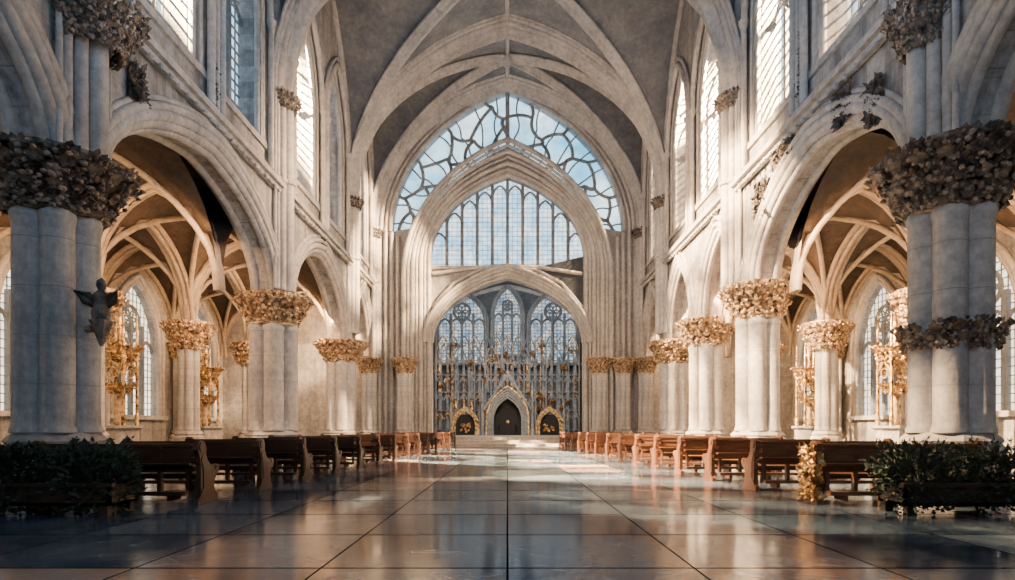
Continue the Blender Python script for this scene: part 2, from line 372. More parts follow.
# ---------------------------------------------------------------- nave vault
XS=8.55;VS=13.5;VR=9.4
v=B()
for y0,y1 in zip([-3]+BAYS[:-1],BAYS):
    n=26;vs=[];fs=[]
    for i in range(n+1):
        for j in range(n+1):
            u=-1+2*i/n;w=-1+2*j/n
            vs.append((u*XS,(y0+y1)/2+w*(y1-y0)/2,VS+VR*F(min(abs(u),abs(w)))+.12))
    for i in range(n):
        for j in range(n):
            p=i*(n+1)+j;fs.append((p,p+1,p+n+2,p+n+1))
    v.add(vs,fs)
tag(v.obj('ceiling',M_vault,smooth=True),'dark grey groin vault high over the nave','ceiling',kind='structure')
b=B();b.box(-9.4,9.4,-3,YE+.5,23.3,23.5)
tag(b.obj('ceiling_upper',M_vault),'roof deck over the nave vault','ceiling',kind='structure')
def ribcurve(p0,p1,sp,rise,ratio=FR,n=28):
    return [V((p0[0]+(p1[0]-p0[0])*q,p0[1]+(p1[1]-p0[1])*q,sp+rise*F(2*q-1,ratio))) for q in [.5-.5*math.cos(PI*i/n) for i in range(n+1)]]
on=['first','second','third','fourth','fifth']
for k,y in enumerate(BAYS):
    m=B()
    if k==4: y-=.25
    m.sweep(ribcurve((-XS+.05,y),(XS-.05,y),VS,VR-.2),star(.34,24,4,.2),(0,1,0))
    for e in (-1,1):
        m.sweep(ribcurve((-XS+.05,y+e*.42),(XS-.05,y+e*.42),VS,VR-.02),circ(.17,10),(0,1,0))
        m.sweep(ribcurve((-XS+.05,y+e*.7),(XS-.05,y+e*.7),VS,VR+.08),circ(.12),(0,1,0))
        if k<4: m.sweep(ribcurve((-XS+.05,y+e*.9),(XS-.05,y+e*.9),VS,VR+.13),circ(.07),(0,1,0))
    tag(m.obj(trimname(),M_rib,smooth=True),'thick transverse vault rib, %s across the nave from the viewer'%on[k],'vault rib',kind='structure')
for k,(y0,y1) in enumerate(zip(BAYS[:-1],BAYS[1:])):
    for s in (1,-1):
        p0=V((-XS*s,y0,0));p1=V((XS*s,y1,0));d=(p1-p0).normalized();m=B()
        m.sweep(ribcurve(p0,p1,VS,VR-.05),star(.22,24,4,.25),(-d.y,d.x,0))
        for e in (-1,1):
            o_=V((-d.y,d.x,0))*(.27*e); m.sweep([q+o_ for q in ribcurve(p0,p1,VS,VR+.05)],circ(.09),(-d.y,d.x,0))
        tag(m.obj(trimname(),M_rib,smooth=True),'diagonal vault rib of nave bay %d rising from the %s'%(k+1,'left' if s>0 else 'right'),'vault rib',kind='structure')
    m=B();yc=(y0+y1)/2
    for s in (-1,1): m.sweep([V((s*(XS-.05),y0+(y1-y0)*q,VS+VR*F(2*q-1))) for q in [.5-.5*math.cos(PI*i/24) for i in range(25)]],circ(.15),(1,0,0))
    m.sweep([(-XS,yc,VS+VR+.05),(XS,yc,VS+VR+.05)],circ(.1),(0,1,0));m.sweep([(0,y0,VS+VR+.03),(0,y1,VS+VR+.03)],circ(.12),(1,0,0))
    m.blob((0,yc,VS+VR-.1),.42,12,8,.08)
    tag(m.obj(trimname(),M_rib,smooth=True),'wall ribs and ridge rib with boss in nave bay %d'%(k+1),'vault rib',kind='structure')
# ---------------------------------------------------------------- foliage meshes
def foliage(R0,R1,h,n,size,mat,name,seed):
    random.seed(seed);m=B()
    for i in range(n):
        t=random.uniform(0,2*PI);q=random.random();r=R0+(R1-R0)*q**1.5
        r*=1+.05*math.sin(8*t+3*q)
        o=V((math.cos(t),math.sin(t),0));p=o*(r*random.uniform(.95,1.0))+V((0,0,h*q*.95))
        up=(V((0,0,1))+o*.25+V((random.uniform(-.8,.8),random.uniform(-.8,.8),random.uniform(-.4,.2)))).normalized()
        L=size*random.uniform(.55,1.3)
        if i%5<2: m.blob(p+o*.02,L*.36,7,5,.18)
        else: m.leaf(p,(o+V((0,0,-.15))).normalized(),up,L,.8,random.uniform(.15,.5))
    K=18
    for k in range(K):     # three rows of larger volute leaves give the bell its carved order
        for zz,rr,ss in ((.14,R0+.02,1.2),(.42,R0+(R1-R0)*.35,1.5),(.74,R0+(R1-R0)*.8,1.9)):
            t=2*PI*(k+.5*(zz>.2)*(zz<.6))/K+random.uniform(-.04,.04); o=V((math.cos(t),math.sin(t),0))
            m.leaf(o*rr+V((0,0,h*(zz-.1))),o,(0,0,1),size*ss,.95,.75); m.blob(o*(rr+size*ss*.55)+V((0,0,h*(zz-.1)+size*ss*.72)),size*.36,7,5,.1)
    return m.mesh(name,mat,True)
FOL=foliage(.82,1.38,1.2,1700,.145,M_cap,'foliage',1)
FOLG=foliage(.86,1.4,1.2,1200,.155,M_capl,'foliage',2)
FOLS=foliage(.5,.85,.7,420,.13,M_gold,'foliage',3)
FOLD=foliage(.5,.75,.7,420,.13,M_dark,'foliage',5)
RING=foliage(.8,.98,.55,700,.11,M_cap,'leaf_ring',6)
def column(x,y,S,R,ch,label,fol,capmat,group='clustered nave columns',nsh=6,capR=1.45):
    r=empty('column',(x,y,0),label,'column',group)
    b=B();b.lathe([(R+.22,0),(R+.22,.55),(R+.16,.62),(R+.16,.8),(R+.08,.88),(R+.12,.95),(R+.06,1.03),(R+.0,1.08),(R-.08,1.12)],8,ph=PI/8);b.obj('base',M_base,r)
    zc=S-ch; ph=math.atan2(-y,-x)
    rs=R*.375
    c=B();c.tube((0,0,1.05),(0,0,zc+.2),R*.5,12);c.obj('core',M_col,r,True)
    q=B();q.lathe([(rs*1.12,0),(rs*1.12,.08),(rs,.16),(rs,zc-1.35),(rs*1.1,zc-1.3),(rs*1.1,zc-1.2),(rs*.95,zc-1.05)],20);me=q.mesh('shaft',M_col,True)
    for k in range(nsh):
        t=2*PI*k/nsh+ph
        link('shaft',me,r,((R-rs)*math.cos(t),(R-rs)*math.sin(t),1.1))
    cp=B()
    cp.lathe([(R*.95,zc-.05),(R*1.02,zc),(R*.9,zc+.1),(R*.9,zc+.3),(R+(capR-R)*.3,zc+ch*.65),(capR*.84,zc+ch*.88),(capR*.86,S-.08),(capR*.86,S)],16)
    co=cp.obj('capital',capmat,r)
    k=capR/1.47
    link('foliage',fol,co,(0,0,zc-.02),(k,k,ch/1.22),(0,0,x*y))
    return r
for k,(y,S,R) in enumerate(LC):
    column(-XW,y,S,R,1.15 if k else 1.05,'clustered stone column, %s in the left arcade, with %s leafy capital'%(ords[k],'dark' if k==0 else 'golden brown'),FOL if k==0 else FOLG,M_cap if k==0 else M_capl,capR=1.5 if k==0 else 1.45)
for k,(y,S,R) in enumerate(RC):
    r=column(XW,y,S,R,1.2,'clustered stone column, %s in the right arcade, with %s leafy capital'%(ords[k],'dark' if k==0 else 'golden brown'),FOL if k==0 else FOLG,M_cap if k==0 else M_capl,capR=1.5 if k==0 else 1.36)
    if k==0: link('leaf_ring',RING,r,(0,0,2.75),(.95,.95,1.))
for x,nm in ((-8.5,'far left'),(-6.35,'left of the choir arch'),(8.5,'far right'),(5.65,'right of the choir arch, inner'),(7.1,'right of the choir arch, outer')):
    column(x,36.9,5.5,.5,.95,'slender attached column %s with golden capital'%nm,FOLG,M_capl,'attached columns by the choir arch',nsh=6,capR=.85)
# wall shafts
for sgn in (-1,1):
    for k,y in enumerate(BAYS[1:]):
        sd='left' if sgn<0 else 'right'
        z0=(6.45 if sgn<0 else 6.75) if k==0 else (6.3 if k<3 else 5.55)
        r=empty('wall_shaft',(sgn*8.4,y,z0),'bundle of thin shafts, %s up the %s nave wall, carrying a vault rib'%(ords[k],sd),'wall shaft','vault shafts')
        if k==3: r.location.y-=.35
        sh=((-sgn*.2,0,.19),(-sgn*.08,-.3,.13),(-sgn*.08,.3,.13),(sgn*.02,-.52,.09),(sgn*.02,.52,.09),(sgn*.04,-.7,.06),(sgn*.04,.7,.06))
        if k==3: sh=sh[:3]
        for dx,dy,rr in sh:
            m=B();m.tube((dx,dy,0),(dx,dy,VS-z0+.3),rr,14);m.lathe([(rr,0),(rr*1.35,.05),(rr*1.35,.15),(rr,.22)],12,(dx,dy,10.25-z0));m.obj('shaft',M_rib,r,True)
        if k==0:
            q=.75 if sgn<0 else .55
            link('capital',FOL,r,(0,0,8.7-z0),(q,q,.8))
        link('upper_capital',FOLD,r,(0,0,VS-z0-.5),(.75,.95,.8))
# carved reliefs and blind niches on the walls
def relief(s,y,z,w,h,label,seed,mat=M_dark):
    random.seed(seed)
    r=empty('carved_relief',(s*8.5,y,z),label,'relief')
    o=V((-s,0,0));m=B()
    pts=[(-w/2,0),(-w*.3,-.15*h),(w*.1,-.1*h),(w/2,.05*h),(w*.45,h*.6),(w*.2,h),(-w*.15,h*.93),(-w*.5,h*.6)]
    m.plate(pts,[],.05,T(-s*.03,0,0,MYZ));m.obj('backing',mat,r)
    m=B()
    for i in range(int(360*w*h)+60):
        u=random.uniform(-.5,.5)*w;q=random.uniform(-.12,.95)*h
        m.leaf((-s*.06,u,q),(o+V((0,random.uniform(-.5,.5),random.uniform(-.5,.5)))),(random.uniform(-.2,.2),random.uniform(-1,1),random.uniform(-1,1)),random.uniform(.1,.2),.7,.4)
    m.obj('leaves',mat,r)
rel=[(1,15.1,8.95,.7,.8,'small carved leaf relief over the first right arch'),(1,17.25,10.5,.6,2.2,'tall narrow dark leaf relief between the right clerestory windows'),(1,18.4,9.45,1.5,.42,'broad dark leaf relief just under the right string course'),(1,13.8,8.3,.6,.9,'dark leaf relief beside the near right pier'),(-1,17.25,10.5,.45,1.5,'dark leaf relief between the near left clerestory windows'),(-1,27.5,9.5,.7,.35,'far dark leaf relief on the left wall'),(1,27.5,10.5,.5,1.5,'farther dark leaf relief on the right wall'),(1,20.0,8.4,.9,1.1,'leaf relief in the spandrel over the second right column'),(1,24.4,9.45,1.0,.4,'long leaf relief over the second right arch'),(-1,13.7,8.7,.5,.8,'leaf relief in the spandrel beside the near left pier')]
for i,a in enumerate(rel): relief(*a,seed=30+i)
# ---------------------------------------------------------------- chancel gable wall
YG=38.3
A2=[(u,13.6+z) for u,z in arch(7.3,8.95,18,K=1.65)]
A3=[(u,10.5+z) for u,z in arch(6.3,8.45,30,K=1.6)]
inner=[p for p in A3 if p[1]>=13.6]
lun=A2+inner[::-1]
wn=[(-4.85,11.4)]+[(u,12.0+z) for u,z in arch(4.85,5.1,K=1.55)]+[(4.85,11.4)]
ch=[(u,6.6+z) for u,z in arch(4.8,4.2,K=1.5)]
out=[(-18.4,0),(-4.8,0)]+ch+[(4.8,0),(18.4,0),(18.4,10.5),(9.5,10.5),(9.5,24),(-9.5,24),(-9.5,10.5),(-18.4,10.5)]
g=B();g.plate(out,[lun,wn],.8,T(0,YG,0,MXZ));tag(g.obj('wall_front',M_gable),'stone chancel wall with the choir arch and two great windows above','wall',kind='structure')
win[0]+=1
Z1=13.6
r=empty('window_%d'%win[0],(0,YG,Z1),'wide crescent window of branching tracery under the vault','window',kind='structure')
p=B();p.add([(x,.3,z-Z1) for x,z in lun],[])
tris=tessellate_polygon([[V((x,z,0)) for x,z in lun]]);p.f+=[tuple(t) for t in tris];p.obj('glass',M_glass,r)
t=B();N=18
def samp(L,q):
    q=max(0,min(.9999,q))*(len(L)-1);i=int(q);f=q-i;return V((L[i][0]*(1-f)+L[i+1][0]*f,0,L[i][1]*(1-f)+L[i+1][1]*f-Z1))
def P(s,tt): return samp(inner,s)*(1-tt)+samp(A2,s)*tt
def curve(a,b,r,bend):
    d=b-a;nrm=V((-d.z,0,d.x));t.sweep([a+d*q+nrm*(bend*4*q*(1-q)) for q in [i/6 for i in range(7)]],circ(r,6),(0,1,0))
random.seed(9)
rows=[]
for row,(tb,am) in enumerate(((.3,.13),(.68,.13))):
    pts=[P(max(0,min(1,(i+random.uniform(-.28,.28))/N)) if 0<i<N else i/N,tb+(am if (i+row)%2 else -am)+random.uniform(-.07,.07)) for i in range(N+1)]
    rows.append(pts)
    for a_,b_ in zip(pts[:-1],pts[1:]): curve(a_,b_,.11,random.uniform(-.2,.2))
for i in range(N+1):
    if i%2==0: curve(P(i/N,0),rows[0][i],.12,random.uniform(-.15,.15))
    else: curve(rows[0][i],rows[1][i],.13,random.uniform(-.2,.2))
    if i%2==0: curve(rows[1][i],P(i/N,1),.11,random.uniform(-.15,.15))
for i in range(N):
    c_=(rows[0][i]+rows[0][i+1])/2; curve(c_,P((i+.5)/N,0),.055,random.uniform(-.1,.1))
    c2=(rows[1][i]+rows[1][i+1])/2; curve(c2,P((i+.5)/N,1),.055,random.uniform(-.1,.1)); curve(c_,c2,.055,random.uniform(-.15,.15))
t.tube(P(.5,0),P(.5,1),.14,8)
t.obj('tracery',M_scr,r)
m=B()
for k in range(4): m.sweep([(u,YG-.45-.1*k,13.6+z) for u,z in arch(7.38+.28*k,9.0+.17*k,18,K=1.65-.07*k)],circ(.13 if k%2==0 else .09),(0,1,0))
tag(m.obj(trimname(),M_rib,smooth=True),'stacked arch rolls around the crescent window','arch moulding',kind='structure')
window(lambda u,z,d:(u,YG+d,z),(0,1,0),4.85,11.4,12.0,17.1,M_glassL,'large pointed window of tall narrow lights above the choir arch',lights=10,grid=.3,bar=.1,rose=False,gw=.012)
m=B()
for k in range(7):
    a=4.95+.25*k;ap=17.15+.33*k
    m.sweep([(u,YG-.5-.09*k,z) for u,z in [(-a,.2)]+[(u,11.9-.2*k+z) for u,z in arch(a,ap-11.9+.2*k,20,K=1.55)]+[(a,.2)]],circ(.15 if k%2==0 else .09,10),(0,1,0))
tag(m.obj(trimname(),M_rib,smooth=True),'tall pointed chancel arch of stacked rolls framing the great window','arch moulding',kind='structure')
m=B()
for k in range(4):
    m.sweep([(u*(1+.035*k),YG-.48-.1*k,z) for u,z in [(u,6.6+z) for u,z in arch(4.75,4.15+.22*k,16,K=1.5)]],circ(.12,10),(0,1,0))
for s in (-1,1):
    m.sweep([(s*x,YG-.55,z) for x,z in ((-4.7,8.8),(-3.4,10.3),(-1.8,11.15),(0,11.4),(2,11.3),(4.7,10.9))],circ(.12,8),(0,1,0))
tag(m.obj(trimname(),M_rib,smooth=True),'low pointed choir arch moulding and crossing ribs under the great window','arch moulding',kind='structure')
m=B();m.plate([(1.6,11.25),(4.75,12.0),(4.75,8.75),(3.9,9.7),(2.9,10.5)],[],.14,T(0,YG-.48,0,MXZ))
tag(m.obj(trimname(),M_slate),'dark triangular slate web at the lower right of the great window','web panel',kind='structure')
m=B()
for s in (-1,1):
    for k in range(4): m.tube((s*(6.9+.38*k),YG-.6,0),(s*(6.9+.38*k),YG-.6,13.2+.3*k),.12,10)
tag(m.obj(trimname(),M_rib,smooth=True),'tall wall shafts on both sides of the chancel arch','shaft',kind='structure')
# ---------------------------------------------------------------- aisles
AB=[1.2,7.4,13.6,19.8,26.0,32.2,YE];AX=[9.5,13.8,18.0];AS=5.7;AR=3.5
for sgn in (-1,1):
    sd='left' if sgn<0 else 'right'
    v=B();rb=B()
    for y0,y1 in zip([-3]+AB[:-1],AB):
        for x0,x1 in zip(AX[:-1],AX[1:]):
            n=12;vs=[];fs=[]
            for i in range(n+1):
                for j in range(n+1):
                    u=-1+2*i/n;w=-1+2*j/n;vs.append((sgn*((x0+x1)/2+u*(x1-x0)/2),(y0+y1)/2+w*(y1-y0)/2,AS+AR*F(min(abs(u),abs(w)))+.1))
            for i in range(n):
                for j in range(n):
                    q=i*(n+1)+j;fs.append((q,q+1,q+n+2,q+n+1))
            v.add(vs,fs)
            if y0<0: continue
            for s in (1,-1):
                p0=V((sgn*(x0 if s>0 else x1),y0,0));p1=V((sgn*(x1 if s>0 else x0),y1,0));d=(p1-p0).normalized()
                rb.sweep(ribcurve(p0,p1,AS,AR,n=14),circ(.1),(-d.y,d.x,0))
            for e in (-.2,0,.2): rb.sweep([V((sgn*(x1+e),y0+(y1-y0)*q,AS+(AR-.1+abs(e)*.4)*F(2*q-1))) for q in [i/14 for i in range(15)]],circ(.11),(1,0,0))
    for y in AB:
        for x0,x1 in zip(AX[:-1],AX[1:]):
            for e in (-.2,0,.2): rb.sweep(ribcurve((sgn*x0,y+e),(sgn*x1,y+e),AS,AR-.12+abs(e)*.4,n=14),circ(.11),(0,1,0))
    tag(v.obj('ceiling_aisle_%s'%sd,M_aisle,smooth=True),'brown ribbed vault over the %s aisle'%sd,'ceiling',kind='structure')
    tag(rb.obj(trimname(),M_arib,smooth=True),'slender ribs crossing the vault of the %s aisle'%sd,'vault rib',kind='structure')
    bb=B();xa,xb=sorted((sgn*9.45,sgn*18.4));bb.box(xa,xb,-3,YE+.4,9.5,9.7);tag(bb.obj('ceiling_roof_%s'%sd,M_aisle),'flat roof over the %s aisle'%sd,'ceiling',kind='structure')
    holes=[];ws=[]
    for y0,y1 in zip(AB[:-1],AB[1:]):
        yc=(y0+y1)/2;holes.append([(yc-1.8,1.8)]+[(yc+u,5.2+z) for u,z in arch(1.8,3.1)]+[(yc+1.8,1.8)]);ws.append(yc)
    w=B();w.plate([(-3,0),(YE+.4,0),(YE+.4,9.6),(-3,9.6)],holes,.6,T(sgn*18.3,0,0,MYZ));tag(w.obj('wall_%s_outer'%sd,M_wall),'outer wall of the %s aisle'%sd,'wall',kind='structure')
    for n,yc in enumerate(ws):
        window(lambda u,z,d,yc=yc:(sgn*(18.3+d),yc+u,z),(1,0,0),1.8,1.8,5.2,8.3,M_glassA,'traceried window number %d along the %s aisle wall from the viewer'%(n+1,sd),lights=4,grid=.33,off=.1,bar=.085)
    for n,y in enumerate(AB[2:-1]):
        column(sgn*13.8,y,AS+.05,.46,1.15,'slim aisle column, %s in the %s aisle, with golden leafy capital'%(ords[n],sd),FOLG,M_capl,'slim columns between the aisles',nsh=6,capR=1.1)
        column(sgn*17.6,y,AS+.05,.34,.8,'slim wall column, %s on the %s aisle wall between windows'%(ords[n],sd),FOLG,M_capl,'slim columns on the aisle walls',nsh=6,capR=.68)
# ---------------------------------------------------------------- choir
YB=54.
w=B();hl=[]
cw=[(-4.1,2.05,7.0,10.6,13.2),(0,1.2,7.8,11.2,13.7),(4.1,2.05,7.0,10.6,13.2)]
for x,a,s,sp,ap in cw: hl.append([(x-a,s)]+[(x+u,sp+z) for u,z in arch(a,ap-sp)]+[(x+a,s)])
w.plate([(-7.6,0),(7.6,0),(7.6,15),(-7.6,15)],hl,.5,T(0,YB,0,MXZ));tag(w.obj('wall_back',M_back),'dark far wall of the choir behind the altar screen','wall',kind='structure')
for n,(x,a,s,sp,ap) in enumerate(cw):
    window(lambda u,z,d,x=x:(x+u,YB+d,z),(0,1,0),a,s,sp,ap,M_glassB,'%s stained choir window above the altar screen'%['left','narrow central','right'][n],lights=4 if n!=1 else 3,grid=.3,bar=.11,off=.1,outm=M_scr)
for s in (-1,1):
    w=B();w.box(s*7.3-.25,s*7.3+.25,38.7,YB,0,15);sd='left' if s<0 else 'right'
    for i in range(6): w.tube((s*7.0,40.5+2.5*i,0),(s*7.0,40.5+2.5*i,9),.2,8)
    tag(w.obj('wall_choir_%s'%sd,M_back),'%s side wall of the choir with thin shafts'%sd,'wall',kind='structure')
v=B();rb=B()
for y0,y1 in ((38.7,43.8),(43.8,48.9),(48.9,YB)):
    n=14;vs=[];fs=[]
    for i in range(n+1):
        for j in range(n+1):
            u=-1+2*i/n;ww=-1+2*j/n;vs.append((u*7.1,(y0+y1)/2+ww*(y1-y0)/2,9+5*F(min(abs(u),abs(ww)))+.1))
    for i in range(n):
        for j in range(n):
            q=i*(n+1)+j;fs.append((q,q+1,q+n+2,q+n+1))
    v.add(vs,fs)
    for s in (1,-1):
        p0=V((-7.1*s,y0,0));p1=V((7.1*s,y1,0));d=(p1-p0).normalized();rb.sweep(ribcurve(p0,p1,9,5,n=16),circ(.16),(-d.y,d.x,0))
    rb.sweep(ribcurve((-7.1,y1-.2),(7.1,y1-.2),9,4.9,n=18),circ(.22),(0,1,0))
tag(v.obj('ceiling_choir',M_vault,smooth=True),'vault over the choir seen through the low arch','ceiling',kind='structure')
tag(rb.obj(trimname(),M_rib,smooth=True),'ribs crossing the choir vault','vault rib',kind='structure')
for i in range(3):
    b=B();b.box(-4.6 if i<1 else -6.75,4.6 if i<1 else 6.75,[38.0,39.2,40.0][i],YB-.3,.2*i+.001,.2*(i+1))
    tag(b.obj('chancel_step',M_base),'%s stone step up to the choir floor'%['lowest','middle','top'][i],'step','steps below the altar')
Z0=.6
r=empty('altar_screen',(0,52.6,Z0),'tall carved gothic altar screen with gold glints filling the far end of the choir','altar screen')
random.seed(12)
pn=B();pn.box(-6.4,6.4,.2,.4,0,5.6);pn.obj('panel',M_back,r)
def pinn(m,x,y,z0,h,w):
    m.lathe([(w*1.3,0),(w*1.3,h*.1),(w,h*.11),(w,h*.6),(w*1.7,h*.6),(w*1.7,h*.6+.06),(w*1.1,h*.6+.12),(.02,h)],6,(x,y,z0))
for i in range(27):
    x=-6.3+i*.4846; h=6.6+1.8*abs(math.sin(i*PI/6))+random.uniform(-.3,.6)
    if i%3==0: h+=2.6
    if abs(x)<1.2:h=9.8
    m=B();pinn(m,x,0,0,h,.08 if i%3 else .13);m.obj('pinnacle',M_capl if i%8==3 else M_scr,r)
for tier,(z,ht) in enumerate(((.5,1.5),(2.2,1.4),(3.8,1.3),(5.3,1.3))):
    for i in range(18):
        x=-5.95+i*.7
        if abs(x)<1.9 and tier<2: continue
        m=B();m.sweep([(x+u,-.05,z+ht*.6+zz) for u,zz in arch(.28,.45,6)],circ(.06,5),(0,1,0))
        g_=random.random()
        o=m.obj('niche',M_gold if g_<.22 else M_scr,r)
        m=B();m.add([(x-.33,-.06,z+ht*.7),(x+.33,-.06,z+ht*.7),(x,-.1,z+ht*1.15)],[(0,1,2)]);m.obj('gable',M_capl if g_<.35 else M_scr,o)
        m=B();m.box(x-.3,x+.3,-.15,.15,z-.1,z);m.obj('ledge',M_scr,o)
        s=B();s.lathe([(.17,0),(.15,.3),(.11,.6),(.14,.8),(.05,.88),(.08,.98),(.07,1.08),(.01,1.12)],7,(x,0,z));s.obj('statuette',M_gold if random.random()<.22 else (M_scr if random.random()<.6 else M_cap),r,True)
for zz0,rr,cnt in ((5.9,.68,9),(7.4,.46,13)):
    for i in range(cnt):
        x=(i-(cnt-1)/2)*rr*2.06;m=B()
        m.sweep([(x+u,0,zz0+zz) for u,zz in arch(rr,rr*2.8,8)],circ(.065,5),(0,1,0));m.sweep([(x+.37*rr*math.cos(q),0,zz0+rr*1.25+.37*rr*math.sin(q)) for q in [2*PI*j/12 for j in range(13)]],circ(.045,5),(0,1,0))
        m.obj('openwork_arch',M_scr if i%3 else M_capl,r)
for k in range(20):
    m=B();x=random.uniform(-6,6);z=random.uniform(1.5,8)
    if abs(x)<2 and z<5: x+=3
    for q in range(14): m.leaf((x+random.uniform(-.16,.16),-.3,z+random.uniform(-.16,.16)),(0,-1,0),(random.uniform(-1,1),-.2,random.uniform(-1,1)),.26,.6,.5)
    m.obj('gilded_rosette',M_gold,r)
r=empty('altar_canopy',(0,49.5,Z0),'gabled stone and gold canopy over the dark central altar doorway','altar canopy')
m=B()
for k in range(4): m.sweep([(u,-.1*k,z) for u,z in [(-1.2-.13*k,0)]+[(u,1.3+z) for u,z in arch(1.2+.13*k,1.8+.22*k,10,K=1.7)]+[(1.2+.13*k,0)]],circ(.08,6),(0,1,0))
m.obj('arch',M_scr,r,True)
m=B();m.sweep([(u,-.42,z) for u,z in [(-1.72,0)]+[(u,1.3+z) for u,z in arch(1.72,2.7,10,K=1.7)]+[(1.72,0)]],circ(.09,6),(0,1,0));m.obj('outer_arch',M_gold,r,True)
m=B()
for s in (-1,1): m.tube((s*1.95,-.45,2.1),(0,-.45,5.0),.1,6)
for k in range(9):
    for s in (-1,1): m.blob((s*1.95*(1-k/9),-.45,2.2+2.9*k/9+.08),.1,6,4,.3)
m.blob((0,-.45,5.15),.16,6,5,.3);m.obj('gable',M_scr,r)
for s in (-1,1):
    m=B();pinn(m,s*2.05,-.2,0,4.6,.15);m.obj('pinnacle',M_scr,r)
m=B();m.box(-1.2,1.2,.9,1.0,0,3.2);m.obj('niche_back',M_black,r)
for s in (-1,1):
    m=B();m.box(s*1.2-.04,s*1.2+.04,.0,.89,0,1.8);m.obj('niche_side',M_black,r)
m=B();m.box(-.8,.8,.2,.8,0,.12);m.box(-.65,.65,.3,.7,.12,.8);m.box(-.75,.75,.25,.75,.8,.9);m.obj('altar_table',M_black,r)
m=B();m.blob((0,.5,1.1),.16,8,6,.2);m.obj('ornament',M_gold,r)
for s,nm in ((-1,'left'),(1,'right')):
    r=empty('side_shrine',(s*3.5,49.8,Z0+.02),'small golden shrine %s of the central altar doorway'%nm,'shrine')
    m=B()
    for k in range(3): m.sweep([(u,-.07*k,z) for u,z in [(-.85-.12*k,0)]+[(u,.8+z) for u,z in arch(.85+.12*k,1.2+.15*k,8,K=1.7)]+[(.85+.12*k,0)]],circ(.065,6),(0,1,0))
    m.obj('arch',M_gold,r,True)
    m=B();m.box(-.85,.85,.3,.4,0,1.7);m.obj('panel',M_black,r)
    m=B()
    for k in range(16): m.leaf((random.uniform(-.4,.4),0.1,random.uniform(.35,.9)),(0,-1,0),(random.uniform(-1,1),0,random.uniform(-1,1)),.3,.6,.4)
    m.obj('ornament',M_gold,r)
    for q in (-1,1):
        m=B();pinn(m,q*1.2,-.05,0,3.0,.09);m.obj('pinnacle',M_scr,r)
# ---------------------------------------------------------------- gilded tabernacles in the aisles
for s in (-1,1):
    sd='left' if s<0 else 'right'
    for n,(x,y,h) in enumerate(((15.9,24.6,6.2),(15.6,31,5.8))):
        random.seed(80+n)
        r=empty('tabernacle',(s*x,y,0),'%s gilded openwork tabernacle standing in the %s aisle'%(['nearer','farther'][n],sd),'tabernacle')
        m=B();m.lathe([(.85,0),(.85,.25),(.7,.35),(.7,1.1),(.85,1.2),(.85,1.3)],8,ph=PI/8);m.obj('plinth',M_base,r)
        for k in range(4):
            t=PI/4+k*PI/2;m=B();pinn(m,.62*math.cos(t),.62*math.sin(t),1.3,h-1.6,.07);m.obj('pinnacle',M_gold,r)
            t2=k*PI/2;d=V((-math.sin(t2),math.cos(t2),0));c=V((math.cos(t2),math.sin(t2),0))*.45
            m=B();m.sweep([c+d*u+V((0,0,h*.5+z)) for u,z in arch(.44,.8,8)],circ(.05,6),(c.x,c.y,0));m.sweep([c+d*(.2*math.cos(q))+V((0,0,h*.5+.35+.2*math.sin(q))) for q in [2*PI*j/12 for j in range(13)]],circ(.03,5),(c.x,c.y,0));m.obj('arch',M_gold,r)
        link('leaf_crown',FOLS,r,(0,0,h*.62),(.95,.95,1.1));link('leaf_crown',FOLS,r,(0,0,h*.42),(.7,.7,.7))
        m=B();pinn(m,0,0,h*.6,h*.42,.1);m.obj('spire',M_gold,r)
        m=B();m.lathe([(.16,0),(.2,.1),(.16,.5),(.12,.9),(.15,1.2),(.05,1.32),(.09,1.45),(.07,1.6),(.01,1.65)],10,(0,0,1.3));m.obj('statuette',M_capl,r,True)
# ---------------------------------------------------------------- pews
PL=2.55
def pew_meshes(mat):
    prof=[(-.32,0),(.3,0),(.3,.08),(.24,.12),(.2,.22),(.2,.32),(.27,.42),(.35,.47),(.37,.54),(.33,.6),(.25,.6),(.18,.57),(.08,.6),(-.02,.68),(-.07,.78),(-.06,.88),(-.1,.96),(-.17,1.0),(-.26,1.0),(-.33,.95),(-.34,.86),(-.29,.78),(-.24,.6),(-.24,.4),(-.24,.12),(-.32,.08)]
    e=B();e.plate(prof,[],.08,MYZ)
    e.plate([(y*.68-.01,.16+z*.6) for y,z in prof],[],.11,MYZ)
    e.tube((-.06,-.21,.9),(.06,-.21,.9),.085,14);e.tube((-.055,.28,.53),(.055,.28,.53),.06,14)
    bk=B()
    bk.plate([(.1,.5),(PL-.1,.5),(PL-.1,.9),(.1,.9)],[],.03,T(0,-.26,0,MXZ))
    for z in (.84,.70,.56): bk.box(0,PL,-.27-(z-.5)*.06,-.22-(z-.5)*.06,z-.03,z+.03)
    for i in range(6): x=.15+i*(PL-.3)/5;bk.box(x-.03,x+.03,-.285,-.2,.2,.9)
    bk.box(0,PL,-.3,-.2,.9,.95)
    st=B();st.box(0,PL,-.2,.24,.43,.475);st.box(0,PL,.19,.235,.36,.43)
    kn=B();kn.box(.05,PL-.05,-.56,-.44,.16,.22)
    for x in (.3,PL-.3): kn.box(x-.03,x+.03,-.54,-.25,.08,.16)
    sh=B();sh.box(.05,PL-.05,-.42,-.27,.62,.645)
    lg=B();lg.box(-.04,.04,-.22,.2,0,.43)
    return [('end_panel',e.mesh('end_panel',mat),(0,0,0)),('end_panel',None,(PL,0,0)),('backrest',bk.mesh('backrest',mat),(0,0,0)),('seat',st.mesh('seat',mat),(0,0,0)),('kneeler',kn.mesh('kneeler',mat),(0,0,0)),('book_ledge',sh.mesh('book_ledge',mat),(0,0,0)),('leg',lg.mesh('leg',mat),(PL/2,0,0))]
